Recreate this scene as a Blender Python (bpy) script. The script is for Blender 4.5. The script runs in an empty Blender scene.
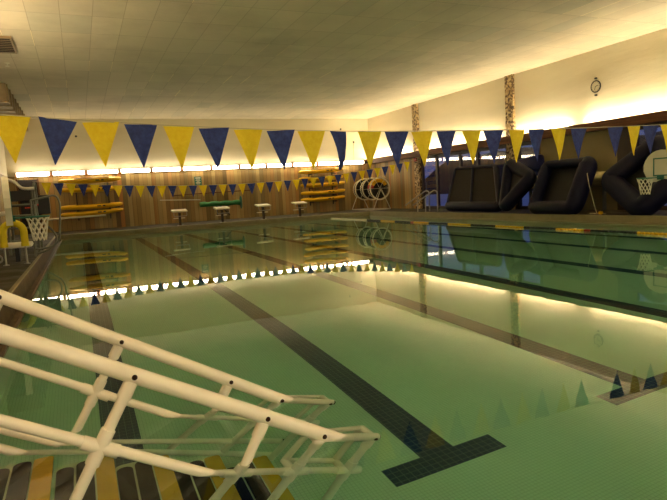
import bpy, bmesh, math, random
from mathutils import Vector, Matrix
random.seed(7)
sc = bpy.context.scene
COL = sc.collection
PI = math.pi

# ------------------------------------------------------------------ helpers
def lin(c):
    return tuple(((v/12.92) if v <= .04045 else ((v+.055)/1.055)**2.4) for v in c)

def rgb(r, g, b):
    return (*lin((r/255, g/255, b/255)), 1)

def new_mat(name, col=(.5,.5,.5,1), rough=.5, metal=0., emit=0., spec=.5):
    m = bpy.data.materials.new(name); m.use_nodes = True
    b = m.node_tree.nodes['Principled BSDF']
    b.inputs['Base Color'].default_value = col
    b.inputs['Roughness'].default_value = rough
    b.inputs['Metallic'].default_value = metal
    b.inputs['Specular IOR Level'].default_value = spec
    if emit:
        b.inputs['Emission Color'].default_value = col
        b.inputs['Emission Strength'].default_value = emit
    return m

class G:
    """small node graph helper"""
    def __init__(s, m):
        s.m = m; s.t = m.node_tree; s.b = s.t.nodes['Principled BSDF']
    def n(s, kind, **kw):
        nd = s.t.nodes.new(kind)
        for k, v in kw.items(): setattr(nd, k, v)
        return nd
    def l(s, a, b): s.t.links.new(a, b)
    def pos(s):
        g = s.n('ShaderNodeNewGeometry'); sp = s.n('ShaderNodeSeparateXYZ'); s.l(g.outputs['Position'], sp.inputs[0])
        return g.outputs['Position'], sp.outputs[0], sp.outputs[1], sp.outputs[2]
    def math(s, op, a, b=None, c=None):
        nd = s.n('ShaderNodeMath', operation=op)
        for i, v in enumerate((a, b, c)):
            if v is None: continue
            if isinstance(v, (int, float)): nd.inputs[i].default_value = v
            else: s.l(v, nd.inputs[i])
        return nd.outputs[0]
    def comb(s, x, y, z):
        nd = s.n('ShaderNodeCombineXYZ')
        for i, v in enumerate((x, y, z)):
            if isinstance(v, (int, float)): nd.inputs[i].default_value = v
            else: s.l(v, nd.inputs[i])
        return nd.outputs[0]
    def noise(s, vec, scale, detail=3, rough=.5):
        nd = s.n('ShaderNodeTexNoise'); nd.inputs['Scale'].default_value = scale
        nd.inputs['Detail'].default_value = detail; nd.inputs['Roughness'].default_value = rough
        if vec is not None: s.l(vec, nd.inputs['Vector'])
        return nd.outputs['Fac']
    def ramp(s, fac, stops):
        nd = s.n('ShaderNodeValToRGB'); cr = nd.color_ramp
        while len(cr.elements) < len(stops): cr.elements.new(.5)
        for e, (p, c) in zip(cr.elements, stops): e.position = p; e.color = c
        s.l(fac, nd.inputs[0]); return nd.outputs[0]
    def mix(s, fac, a, b, mode='MIX'):
        nd = s.n('ShaderNodeMix', data_type='RGBA', blend_type=mode)
        if isinstance(fac, (int, float)): nd.inputs[0].default_value = fac
        else: s.l(fac, nd.inputs[0])
        for i, v in ((6, a), (7, b)):
            if isinstance(v, tuple): nd.inputs[i].default_value = v
            else: s.l(v, nd.inputs[i])
        return nd.outputs[2]
    def bump(s, h, strength=.3, dist=.01):
        nd = s.n('ShaderNodeBump'); nd.inputs['Strength'].default_value = strength
        nd.inputs['Distance'].default_value = dist
        s.l(h, nd.inputs['Height']); s.l(nd.outputs[0], s.b.inputs['Normal'])
    def base(s, c): s.l(c, s.b.inputs['Base Color'])
    def line(s, x, period, width, off=0.):
        """1 on thin lines every period"""
        f = s.math('FRACT', s.math('DIVIDE', s.math('SUBTRACT', x, off), period))
        d = s.math('ABSOLUTE', s.math('SUBTRACT', f, .5))
        return s.math('GREATER_THAN', d, .5-width/period/2)

def mottled(name, c1, c2, scale, rough=.5, bump=0., bscale=None, metal=0.):
    m = new_mat(name, c1, rough, metal); g = G(m); p = g.pos()[0]
    g.base(g.ramp(g.noise(p, scale, 4, .6), [(.3, c1), (.7, c2)]))
    if bump: g.bump(g.noise(p, bscale or scale*4, 3), bump, .01)
    return m

# ------------------------------------------------------------------ mesh helpers
def link(name, bm, mats, parent=None, smooth=False, loc=None):
    me = bpy.data.meshes.new(name)
    bmesh.ops.recalc_face_normals(bm, faces=bm.faces[:])
    bm.to_mesh(me); bm.free()
    if not isinstance(mats, (list, tuple)): mats = [mats]
    for m in mats: me.materials.append(m)
    if smooth:
        for p in me.polygons: p.use_smooth = True
        try: me.set_sharp_from_angle(angle=math.radians(40))
        except Exception: pass
    o = bpy.data.objects.new(name, me); COL.objects.link(o)
    if parent: o.parent = parent
    if loc: o.location = loc
    return o

def tag(o, label, cat=None, group=None, kind=None):
    if label: o['label'] = label
    if cat: o['category'] = cat
    if group: o['group'] = group
    if kind: o['kind'] = kind
    return o

def thing(name, label, cat, loc=(0,0,0), group=None, rz=0):
    o = bpy.data.objects.new(name, None); COL.objects.link(o)
    o.location = loc; o.rotation_euler = (0,0,rz); o.empty_display_size = .2
    return tag(o, label, cat, group)

def box(bm, x0, x1, y0, y1, z0, z1, mi=0, bev=0.):
    vs = [bm.verts.new((x, y, z)) for x in (x0, x1) for y in (y0, y1) for z in (z0, z1)]
    fs = [bm.faces.new([vs[i] for i in q]) for q in ((0,1,3,2),(4,6,7,5),(0,4,5,1),(2,3,7,6),(0,2,6,4),(1,5,7,3))]
    for f in fs: f.material_index = mi
    if bev:
        es = list({e for f in fs for e in f.edges})
        r = bmesh.ops.bevel(bm, geom=es, offset=bev, segments=2, affect='EDGES', profile=.5)
        for f in r['faces']: f.material_index = mi
    return bm

def B(*a, **k):
    return box(bmesh.new(), *a, **k)

def tube(bm, pts, r, segs=12, closed=False, mi=0, flat=1.0, updir=None):
    """sweep a circle along points; r is a number or a list"""
    pts = [Vector(p) for p in pts]; n = len(pts)
    rs = r if isinstance(r, (list, tuple)) else [r]*n
    tans = []
    for i in range(n):
        a = pts[(i-1) % n] if (closed or i) else pts[0]
        b = pts[(i+1) % n] if (closed or i < n-1) else pts[-1]
        tans.append((b-a).normalized())
    up = Vector(updir) if updir else (Vector((0,0,1)) if abs(tans[0].z) < .9 else Vector((1,0,0)))
    side = tans[0].cross(up).normalized(); rings = []
    for i in range(n):
        t = tans[i]
        if updir: side = t.cross(Vector(updir)).normalized()
        else: side = (side - t*side.dot(t)).normalized()
        nr = side.cross(t).normalized(); ring = []
        for k in range(segs):
            a = 2*PI*k/segs
            ring.append(bm.verts.new(pts[i] + side*math.cos(a)*rs[i] + nr*math.sin(a)*rs[i]*flat))
        rings.append(ring)
    m = n if closed else n-1
    for i in range(m):
        A, Bq = rings[i], rings[(i+1) % n]
        for k in range(segs):
            f = bm.faces.new((A[k], A[(k+1) % segs], Bq[(k+1) % segs], Bq[k])); f.material_index = mi
    if not closed:
        f = bm.faces.new(rings[0][::-1]); f.material_index = mi
        f = bm.faces.new(rings[-1]); f.material_index = mi
    return bm

def T(*a, **k): return tube(bmesh.new(), *a, **k)

def smooth_path(ctrl, closed=False, per=8):
    """Catmull-Rom"""
    P = [Vector(p) for p in ctrl]; n = len(P); out = []
    for i in range(n if closed else n-1):
        p0 = P[(i-1) % n] if closed or i else P[0]; p1 = P[i]
        p2 = P[(i+1) % n]; p3 = P[(i+2) % n] if closed or i+2 < n else P[-1]
        for k in range(per):
            t = k/per
            out.append(.5*((2*p1)+(-p0+p2)*t+(2*p0-5*p1+4*p2-p3)*t*t+(-p0+3*p1-3*p2+p3)*t**3))
    if not closed: out.append(P[-1])
    return out

def round_poly(pts, rad, per=6, closed=True):
    """polyline with rounded corners (quadratic)"""
    P = [Vector(p) for p in pts]; n = len(P); out = []
    for i in range(n):
        if not closed and i in (0, n-1): out.append(P[i]); continue
        a, b, c = P[i-1], P[i], P[(i+1) % n]
        d1 = min(rad, (a-b).length*.45); d2 = min(rad, (c-b).length*.45)
        s = b+(a-b).normalized()*d1; e = b+(c-b).normalized()*d2
        for k in range(per+1):
            t = k/per; out.append((1-t)**2*s+2*t*(1-t)*b+t*t*e)
    return out

def lathe(prof, segs=24, axis='Z', center=(0,0,0), bm=None, mi=0):
    bm = bm or bmesh.new(); rings = []; c = Vector(center)
    for r, h in prof:
        ring = []
        for k in range(segs):
            a = 2*PI*k/segs; u, v = r*math.cos(a), r*math.sin(a)
            p = {'Z': (u, v, h), 'Y': (u, h, v), 'X': (h, u, v)}[axis]
            ring.append(bm.verts.new(c+Vector(p)))
        rings.append(ring)
    for A, Bq in zip(rings, rings[1:]):
        for k in range(segs):
            f = bm.faces.new((A[k], A[(k+1) % segs], Bq[(k+1) % segs], Bq[k])); f.material_index = mi
    for R_ in (rings[0], rings[-1]):
        if (R_[0].co-R_[segs//2].co).length > 1e-5:
            f = bm.faces.new(R_); f.material_index = mi
    bmesh.ops.remove_doubles(bm, verts=bm.verts[:], dist=1e-6)
    return bm

ORD = ['first','second','third','fourth','fifth','sixth','seventh','eighth','ninth','tenth','eleventh','twelfth',
       'thirteenth','fourteenth','fifteenth','sixteenth','seventeenth','eighteenth','nineteenth','twentieth',
       'twenty-first','twenty-second','twenty-third','twenty-fourth','twenty-fifth','twenty-sixth']

# ------------------------------------------------------------------ dimensions of the hall
XL, XR, YN, YF, ZC = -3.4, 18.9, -3.5, 35.3, 6.5      # walls, ceiling
PX0, PX1, PY0, PY1 = -.93, 16.1, 1.3, 30.6            # water edge
ZD = .25                                              # deck level, water at 0
ZB = -1.15                                            # pool floor

# ------------------------------------------------------------------ materials
WARM = (1.0, .60, .23, 1)
# plaster above the panelling
M_plaster = new_mat('cream_plaster', rgb(222,212,184), .75); g = G(M_plaster); p, x, y, z = g.pos()
v = g.comb(g.math('MULTIPLY', x, .35), g.math('MULTIPLY', y, .35), g.math('MULTIPLY', z, 1.6))
g.base(g.ramp(g.noise(v, .8, 4), [(.3, rgb(218,208,178)), (.7, rgb(230,221,194))]))
g.bump(g.noise(v, 2.2, 5, .6), .35, .05)

# ceiling tiles
M_ceil = new_mat('ceiling_tiles', rgb(200,190,160), .8); g = G(M_ceil); p, x, y, z = g.pos()
cx = g.math('FLOOR', g.math('DIVIDE', g.math('SUBTRACT', x, .01), .765)); cy = g.math('FLOOR', g.math('DIVIDE', y, 1.63))
wn = g.n('ShaderNodeTexWhiteNoise', noise_dimensions='2D'); g.l(g.comb(cx, cy, 0), wn.inputs['Vector'])
c = g.ramp(wn.outputs['Value'], [(0, rgb(202,193,166)), (.9, rgb(214,204,177)), (1, rgb(192,188,164))])
c = g.mix(g.ramp(g.noise(p, .3, 5, .65), [(.45, (0,0,0,1)), (.75, (.5,.5,.5,1))]), c, rgb(146,136,110))
ln = g.math('MAXIMUM', g.line(x, .765, .022, .01), g.line(y, 1.63, .03))
c = g.mix(g.math('MULTIPLY', ln, .36), c, rgb(116,104,74))
slit = g.math('MULTIPLY', g.line(x, .765, .03, .01), g.math('GREATER_THAN', g.noise(g.comb(cx, cy, 0), .9, 1), .6))
c = g.mix(g.math('MULTIPLY', slit, .9), c, rgb(250,236,190))
g.base(c)

# vertical board panelling, runs round the corner
M_wood = new_mat('vertical_board_panelling', rgb(150,110,70), .6); g = G(M_wood); p, x, y, z = g.pos()
u = g.math('ADD', x, y)
cell = g.math('FLOOR', g.math('DIVIDE', u, .24))
wn = g.n('ShaderNodeTexWhiteNoise', noise_dimensions='1D'); g.l(cell, wn.inputs['W'])
c = g.ramp(wn.outputs['Value'], [(0, rgb(116,100,72)), (.2, rgb(186,160,114)), (.38, rgb(222,202,158)), (.55, rgb(204,146,92)),
                                (.68, rgb(150,142,112)), (.82, rgb(228,208,164)), (1, rgb(124,112,84))])
gr = g.noise(g.comb(g.math('MULTIPLY', u, 6), 0, g.math('MULTIPLY', z, .35)), 1.5, 5, .6)
c = g.mix(g.math('MULTIPLY', gr, .35), c, rgb(120,92,60))
big = g.noise(g.comb(g.math('MULTIPLY', u, 1), 0, 0), .9, 2)
c = g.mix(g.math('MULTIPLY', g.math('GREATER_THAN', big, .52), .35), c, rgb(190,166,120))
c = g.mix(g.math('MULTIPLY', g.line(u, .24, .016), .6), c, rgb(50,36,24))
c = g.mix(1.0, c, rgb(224,214,176), 'MULTIPLY')
g.base(c); g.bump(g.math('SUBTRACT', 1, g.line(u, .24, .02)), .4, .01)

M_beam = new_mat('brown_timber', rgb(96,58,32), .6, spec=.25); g = G(M_beam); p, x, y, z = g.pos()
g.base(g.ramp(g.noise(g.comb(g.math('MULTIPLY', x, 4), g.math('MULTIPLY', y, .4), g.math('MULTIPLY', z, 12)), 1.5, 4),
              [(.3, rgb(82,50,28)), (.7, rgb(112,70,38))]))
M_frame = mottled('dark_window_timber', rgb(46,34,26), rgb(58,42,30), 3, .5)
M_olive = mottled('olive_painted_wall', rgb(120,110,72), rgb(132,120,80), .8, .7)

# stone chip pillar
M_stone = new_mat('stone_chip_pillar', rgb(150,120,80), .7); g = G(M_stone); p, x, y, z = g.pos()
vo = g.n('ShaderNodeTexVoronoi'); vo.inputs['Scale'].default_value = 11; g.l(p, vo.inputs['Vector'])
g.base(g.ramp(vo.outputs['Color'], [(0, rgb(60,44,28)), (.35, rgb(96,74,46)), (.5, rgb(170,142,96)), (.8, rgb(206,182,134)), (1, rgb(120,96,62))]))
g.bump(vo.outputs['Distance'], .5, .03)

# deck
M_deck = new_mat('deck_tiles', rgb(112,104,76), .35); g = G(M_deck); p, x, y, z = g.pos()
c = g.ramp(g.noise(p, 1.1, 5, .6), [(.3, rgb(54,50,33)), (.7, rgb(68,63,43))])
ln = g.math('MAXIMUM', g.line(x, .1, .008), g.line(y, .1, .008))
g.base(g.mix(g.math('MULTIPLY', ln, .4), c, rgb(44,38,26)))
g.l(g.ramp(g.noise(p, 2, 3), [(.35, (.55,.55,.55,1)), (.65, (.8,.8,.8,1))]), g.b.inputs['Roughness']); g.b.inputs['Specular IOR Level'].default_value = .2
M_coping = mottled('cream_coping_tile', rgb(142,134,98), rgb(124,116,82), 2.5, .7)
M_gutter = new_mat('stained_shaded_gutter_tile', rgb(120,92,52), .6, spec=.25); g = G(M_gutter); p, x, y, z = g.pos()
g.base(g.ramp(g.noise(p, 3.4, 7, .8), [(.3, rgb(58,44,26)), (.55, rgb(92,72,42)), (.75, rgb(120,98,60))]))  # narrow deck side only: staining plus that side's shade, put into the brown

# mosaic pool tiles with the dark lane lines, spacing 2.28 from x = 0.19
def pool_tile(name, floor=True):
    m = new_mat(name, rgb(225,230,215), .35); g = G(m); p, x, y, z = g.pos()
    c = g.ramp(g.noise(p, .5, 4), [(.3, rgb(192,202,180)), (.7, rgb(208,216,194))])
    c = g.mix(g.ramp(g.noise(p, 22, 1), [(.45, (0,0,0,1)), (.6, (.25,.25,.25,1))]), c, rgb(190,204,180))
    if floor:
        gl = g.math('MAXIMUM', g.line(x, .0305, .004, .005), g.line(y, .0305, .004, .01))
        gd = g.math('MAXIMUM', g.line(x, .061, .005, .005), g.line(y, .061, .005, .01))
    else:     gl = g.math('MAXIMUM', g.line(g.math('ADD', x, y), .0515, .006, .01), g.line(z, .0515, .006))
    c = g.mix(g.math('MULTIPLY', gl, .42), c, rgb(120,134,104))
    if floor:
        d = g.math('ABSOLUTE', g.math('SUBTRACT', g.math('FRACT', g.math('DIVIDE', g.math('SUBTRACT', x, .14-1.1325), 2.265)), .5))
        d = g.math('MULTIPLY', d, 2.265)                        # distance from the lane centre
        inx = g.math('MULTIPLY', g.math('GREATER_THAN', x, -.3), g.math('LESS_THAN', x, 14.5))
        ln = g.math('MULTIPLY', g.math('LESS_THAN', d, .157),
                    g.math('MULTIPLY', g.math('GREATER_THAN', y, 3.3), g.math('LESS_THAN', y, 28.6)))
        bar1 = g.math('MULTIPLY', g.math('GREATER_THAN', y, 3.385), g.math('LESS_THAN', y, 3.615))
        bar2 = g.math('MULTIPLY', g.math('GREATER_THAN', y, 28.385), g.math('LESS_THAN', y, 28.615))
        ln = g.math('MULTIPLY', ln, g.math('GREATER_THAN', y, 3.386))
        br = g.math('MULTIPLY', g.math('LESS_THAN', d, .51), g.math('MAXIMUM', bar1, bar2))
        mask = g.math('MULTIPLY', g.math('MAXIMUM', ln, br), inx)
        dark = g.mix(g.math('MULTIPLY', gd, .6), rgb(14,32,74), rgb(120,134,130))
        c = g.mix(mask, c, dark)
    g.base(c); return m
M_poolfloor = pool_tile('pool_mosaic_floor'); M_poolwall = pool_tile('pool_mosaic_wall', False)

# water: refracting surface over an absorbing body
M_water = bpy.data.materials.new('pool_water'); M_water.use_nodes = True
nt = M_water.node_tree; nt.nodes.clear()
out = nt.nodes.new('ShaderNodeOutputMaterial'); gl_ = nt.nodes.new('ShaderNodeBsdfGlass')
gl_.inputs['IOR'].default_value = 1.333; gl_.inputs['Roughness'].default_value = 0; gl_.inputs['Color'].default_value = (1,1,1,1)
nt.links.new(gl_.outputs[0], out.inputs['Surface'])
va = nt.nodes.new('ShaderNodeVolumeAbsorption'); va.inputs['Color'].default_value = (.32,.88,.67,1); va.inputs['Density'].default_value = .42
nt.links.new(va.outputs[0], out.inputs['Volume'])
ge = nt.nodes.new('ShaderNodeNewGeometry')
def wn_(scale, det):
    n_ = nt.nodes.new('ShaderNodeTexNoise'); n_.inputs['Scale'].default_value = scale; n_.inputs['Detail'].default_value = det
    nt.links.new(ge.outputs['Position'], n_.inputs['Vector']); return n_.outputs['Fac']
ad = nt.nodes.new('ShaderNodeMath'); ad.operation = 'MULTIPLY_ADD'
nt.links.new(wn_(6.5, 2), ad.inputs[0]); ad.inputs[1].default_value = .12; nt.links.new(wn_(1.1, 2), ad.inputs[2])
bp = nt.nodes.new('ShaderNodeBump'); bp.inputs['Strength'].default_value = 1; bp.inputs['Distance'].default_value = .0009
nt.links.new(ad.outputs[0], bp.inputs['Height']); nt.links.new(bp.outputs[0], gl_.inputs['Normal'])

M_glass = bpy.data.materials.new('window_glass'); M_glass.use_nodes = True
nt = M_glass.node_tree; nt.nodes.clear()
out = nt.nodes.new('ShaderNodeOutputMaterial'); gg = nt.nodes.new('ShaderNodeBsdfGlass'); gg.inputs['IOR'].default_value = 1.5
gg.inputs['Roughness'].default_value = 0; nt.links.new(gg.outputs[0], out.inputs['Surface'])

M_pvc = mottled('white_pvc_pipe', rgb(240,232,214), rgb(232,222,202), 3, .38)
M_bolt = new_mat('bolt_metal', rgb(60,42,34), .35, .8)
M_capblk = new_mat('black_end_cap', rgb(18,18,18), .5)
M_stepw = new_mat('pale_step_plastic', rgb(196,204,170), .5)
M_stripb = mottled('black_grip_strip', rgb(10,10,10), rgb(20,18,17), 30, .75, .3)
M_stripb.node_tree.nodes['Principled BSDF'].inputs['Specular IOR Level'].default_value = .1
M_stripy = mottled('yellow_grip_strip', rgb(212,166,34), rgb(196,150,26), 5, .6)
def cloth(name, c1, c2):
    m = new_mat(name, c1, .55); g = G(m); tc = g.n('ShaderNodeTexCoord'); oi = g.n('ShaderNodeObjectInfo')
    ad = g.n('ShaderNodeVectorMath', operation='ADD'); g.l(tc.outputs['Object'], ad.inputs[0])
    g.l(g.comb(g.math('MULTIPLY', oi.outputs['Random'], 40), 0, 0), ad.inputs[1])
    n1 = g.noise(ad.outputs[0], 14, 6, .72)
    g.base(g.ramp(n1, [(.35, c1), (.7, c2)])); g.bump(n1, .7, .02)
    tr = g.n('ShaderNodeBsdfTranslucent'); g.l(g.ramp(n1, [(.35, c1), (.7, c2)]), tr.inputs[0])
    mx = g.n('ShaderNodeMixShader'); mx.inputs[0].default_value = .38
    g.l(g.b.outputs[0], mx.inputs[1]); g.l(tr.outputs[0], mx.inputs[2]); g.l(mx.outputs[0], g.t.nodes['Material Output'].inputs['Surface'])
    return m
M_py = cloth('yellow_vinyl_pennant', rgb(232,202,8), rgb(244,222,40))
M_pb = cloth('navy_vinyl_pennant', rgb(22,40,112), rgb(50,72,150))
M_py.node_tree.nodes['Principled BSDF'].inputs['Transmission Weight'].default_value = 0
M_cord = new_mat('pale_cord', rgb(190,180,150), .7)
M_lamp = new_mat('warm_fluorescent', (1.0, .85, .58, 1), .5, emit=1.0)
M_lampw = new_mat('warm_wall_fluorescent', (1.0, .84, .58, 1), .5, emit=13.0)
M_lampn = new_mat('warm_end_wall_fluorescent', (1.0, .84, .58, 1), .5, emit=20.0)
M_house = new_mat('lamp_housing', rgb(120,66,36), .6)
M_board = mottled('yellow_rescue_board', rgb(246,200,24), rgb(236,186,16), 2, .4)
M_black = new_mat('black_plastic', rgb(20,20,22), .5)
M_steel = new_mat('brushed_steel', rgb(170,166,156), .3, .9)
M_greyrail = new_mat('grey_metal', rgb(120,122,112), .4, .6)
M_whitep = mottled('white_plastic', rgb(226,222,206), rgb(214,208,190), 2, .45)
M_foam = mottled('yellow_foam', rgb(224,206,34), rgb(206,186,22), 6, .7, .2)
M_navy = mottled('navy_inflatable_vinyl', rgb(6,8,34), rgb(9,12,42), 3, .6, .25, 6)
M_navyb = mottled('blue_inflatable_vinyl', rgb(16,20,62), rgb(22,28,74), 3, .4, .25, 6)
M_mesh = mottled('dark_brown_trampoline_mesh', rgb(24,18,9), rgb(31,24,12), 8, .7)
M_rollc = mottled('cream_cover_roll', rgb(208,196,148), rgb(188,174,126), 4, .6, .3)
M_teal = new_mat('teal_paint', rgb(34,110,92), .45)
M_green = mottled('green_vinyl', rgb(26,104,50), rgb(40,128,64), 9, .5, .5, 14)
M_white = new_mat('off_white_paint', rgb(226,220,196), .5)
M_red = new_mat('red_plastic', rgb(176,40,24), .45)
M_yel = new_mat('yellow_float', rgb(232,182,24), .45)
M_net = new_mat('white_net_cord', rgb(226,222,204), .7)
M_blkt = new_mat('off_white_block_top', rgb(228,216,180), .5)
M_duct = mottled('galvanised_duct', rgb(160,140,104), rgb(130,112,80), 1.5, .5, 0, None, .3)
M_dark = new_mat('dark_opening', rgb(30,22,16), .8)
M_grass = mottled('snowy_ground', rgb(210,214,224), rgb(190,196,210), .3, .8)
M_hill = mottled('dark_wooded_hillside', rgb(22,24,26), rgb(44,44,42), .5, .9)

# ------------------------------------------------------------------ setting
def struct(name, bm, m, label, parent=None, smooth=False):
    o = link(name, bm, m, parent, smooth); return tag(o, label, kind='structure')

# deck with gutter running round the pool
def rect_ring(d, z):
    return [(PX0-d, PY0-d, z), (PX1+d, PY0-d, z), (PX1+d, PY1+d, z), (PX0-d, PY1+d, z)]
def ring_mesh(prof):
    bm = bmesh.new(); rings = [[bm.verts.new(c) for c in rect_ring(d, z)] for d, z, _ in prof]
    for (A, Bq, pr) in zip(rings, rings[1:], prof):
        for k in range(4):
            f = bm.faces.new((A[k], A[(k+1) % 4], Bq[(k+1) % 4], Bq[k])); f.material_index = pr[2] if k == 3 else (2 if pr[2] and pr[1] < 0 else 0)
    return bm
gut = ring_mesh([(0,-.14,0),(0,.0,1),(.008,.024,1),(.03,.034,1),(.055,.02,1),(.07,-.05,1),(.17,-.05,1),(.19,.0,1),(.215,.18,1),(.225,.235,0),(.24,.25,0),(.30,.252,0),(.30,.2,0)])
struct('trim_1', gut, [M_coping, M_gutter, M_deck], 'overflow gutter, stained and shade-toned along one side, with cream coping running round the pool edge')
bm = bmesh.new(); d = .30
box(bm, XL, PX0-d, YN, YF, .05, ZD); box(bm, PX1+d, XR, YN, YF, .05, ZD)
box(bm, PX0-d, PX1+d, YN, PY0-d, .05, ZD); box(bm, PX0-d, PX1+d, PY1+d, YF, .05, ZD)
struct('floor', bm, M_deck, 'brown tiled deck around the swimming pool')

bm = bmesh.new(); e = .004
vs = [bm.verts.new(c) for c in ((PX0,PY0,ZB),(PX1,PY0,ZB),(PX1,PY1,ZB),(PX0,PY1,ZB))]
f = bm.faces.new(vs); f.material_index = 0
tp = [bm.verts.new(c) for c in ((PX0,PY0,-.14),(PX1,PY0,-.14),(PX1,PY1,-.14),(PX0,PY1,-.14))]
for k in range(4):
    f = bm.faces.new((vs[k], vs[(k+1) % 4], tp[(k+1) % 4], tp[k])); f.material_index = 1
me_pool = struct('floor_pool_basin', bm, [M_poolfloor, M_poolwall], 'pale mosaic pool basin with dark lane lines under the water')
struct('pool_water', B(PX0-e, PX1+e, PY0-e, PY1+e, ZB-.02, 0), M_water, 'still green tinted water filling the swimming pool')

ZP = 3.42    # top of the panelling
struct('wall_far', B(XL-.2, XR+.2, YF, YF+.2, ZP, ZC+.1), M_plaster, 'cream plaster upper wall at the far end of the hall')
struct('wall_far_panelling', B(XL-.2, XR+.2, YF-.01, YF+.2, 0, ZP), M_wood, 'vertical board panelling under the far strip lights')
struct('wall_left', B(XL-.2, XL, YN, YF, ZP, ZC+.1), M_plaster, 'cream plaster upper wall along the narrow deck side')
struct('wall_left_panelling', B(XL-.2, XL+.01, YN, YF, 0, ZP), M_wood, 'vertical board panelling along the narrow deck side')
struct('wall_near', B(XL-.2, XR+.2, YN-.2, YN, 0, ZC+.1), M_plaster, 'cream plaster wall behind the shallow end')
struct('wall_right', B(XR, XR+.2, YN, YF, 3.35, ZC+.1), M_plaster, 'cream plaster upper wall above the timber ledge and inflatables')
struct('wall_right_panelling', B(XR-.01, XR+.2, 29.3, YF, 0, 3.35), M_wood, 'short stretch of board panelling beside the stone pillar, round from the far wall')
struct('wall_right_lower', B(XR-.01, XR+.2, 15.3, 19.2, 0, 3.35), M_olive, 'olive painted lower wall behind the inflatables')
struct('wall_right_end', B(XR-.01, XR+.2, YN, 4.0, 0, 3.35), M_olive, 'olive painted lower wall at the shallow end')
struct('ceiling', B(XL-.2, XR+.2, YN-.2, YF+.2, ZC, ZC+.15), M_ceil, 'cream rectangular tiled ceiling above the pool')
def ledge(a, b, c_, ye=YF-.01):
    bm = bmesh.new(); box(bm, min(a,b), max(a,b), YN, ye, 3.35, 3.58); box(bm, min(c_,b), max(c_,b), YN, ye, 3.58, 3.69); return bm
struct('trim_2', ledge(XR-.005, XR-.4, XR-.35), M_beam, 'brown timber ledge along the wall above windows and inflatables')
struct('trim_3', ledge(XL+.005, XL+.4, XL+.35, 19.5), M_beam, 'brown timber ledge along the narrow deck wall')
struct('trim_4', B(XL+.4, -3.02, YF-.2, YF-.01, 3.32, 3.60), M_beam, 'short brown timber ledge in the far corner left of the strip lights')
for nm, y0, y1, lab in (('wall_pillar', 28.85, 29.40, 'stone chip pillar nearest the far corner, with a red alarm box'),
                   ('wall_pillar', 20.74, 21.27, 'stone chip pillar rising above the leaning inflatables')):
    struct(nm, B(XR-.12, XR+.1, y0, y1, ZD, ZC), M_stone, lab)
# window walls: mullions, rails, glass
def window_bay(idx, ys, label):
    fr = bmesh.new()
    for y_ in ys: box(fr, XR, XR+.14, y_-.09, y_+.09, .05, 3.35)
    box(fr, XR, XR+.14, ys[0], ys[-1], .05, .40); box(fr, XR, XR+.14, ys[0], ys[-1], 3.18, 3.35)
    o = struct(f'window_{idx}', fr, M_frame, label)
    for a, b in zip(ys, ys[1:]):
        link('window_glass', B(XR+.06, XR+.075, a+.09, b-.09, .40, 3.18), M_glass, o)
    return o
window_bay(1, [21.36, 23.6, 25.05, 27.25, 28.75], 'dark timber framed windows between the two stone pillars')
window_bay(2, [19.3, 20.65], 'dark framed window between the second stone pillar and the olive wall')
window_bay(3, [4.1, 6.2, 8.3, 10.4, 12.4, 14.55], 'dark framed windows beside the right basketball hoop')
# horizontal boards outside beyond the first bay
struct('trim_5', B(XR, XR+.16, 14.6, 15.3, ZD, 3.35), M_frame, 'dark brown timber post between olive wall and the hoop windows')
# far left dark doorway
dr = struct('door_1', B(-2.95, -2.0, YF-.07, YF-.012, ZD, 3.22), M_dark, 'dark doorway in the far wall behind the lifeguard stand')
struct('door_frame', B(-3.03, -2.95, YF-.1, YF-.012, ZD, 3.28), M_beam, None, dr); struct('door_frame', B(-2.0, -1.92, YF-.1, YF-.012, ZD, 3.28), M_beam, None, dr)

# outside: snow and a dark wooded slope under a dusk sky
struct('ground_outside', B(XR+.3, 110, -30, 100, -.6, -.1), M_grass, 'snowy ground outside the windows')
bm = bmesh.new(); nx, ny = 12, 60; grid = []
for i in range(nx+1):
    row = []
    for j in range(ny+1):
        X = 62+i*3.2; Y = -30+j*2.2
        h = -.15+min(1, i/4)*7.4+random.uniform(-.35,.35)*min(1,i)
        row.append(bm.verts.new((X+random.uniform(-.5,.5), Y, h)))
    grid.append(row)
for i in range(nx):
    for j in range(ny): bm.faces.new((grid[i][j], grid[i+1][j], grid[i+1][j+1], grid[i][j+1]))
struct('hill_outside', bm, M_hill, 'dark wooded slope seen through the windows', smooth=True)

# ------------------------------------------------------------------ strip lights
def make_strip(L, axis, label, loc, group, exposed=True, lamp=None):
    t = thing('strip_light', label, 'strip light', loc, group)
    if exposed:   # on the far wall, along x
        link('lamp_housing', B(-L/2-.05, L/2+.05, -.05, .08, -.12, .12, bev=.01), M_house, t)
        link('diffuser', B(-L/2, L/2, -.16, -.05, -.105, .105, bev=.03), lamp or M_lampw, t)
    else:         # lying on the ledge, along y
        link('lamp_housing', B(-.09, .09, -L/2-.02, L/2+.02, 0, .02), M_house, t)
        for q in (-.05, .05): link('tube', T([(q,-L/2,.055),(q,L/2,.055)], .034, 12), M_lamp, t, True)
    return t
def dup(root, loc, label=None, group=None, rz=None):
    r = root.copy(); COL.objects.link(r); r.location = loc
    if rz is not None: r.rotation_euler = (0,0,rz)
    if label: r['label'] = label
    if group: r['group'] = group
    for ch in [c for c in bpy.data.objects if c.parent == root]:
        c = ch.copy(); COL.objects.link(c); c.parent = r
        for gc in [q for q in bpy.data.objects if q.parent == ch]:
            k = gc.copy(); COL.objects.link(k); k.parent = c
    return r
GL = 'strip lights along the far wall'
s0 = None
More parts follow.
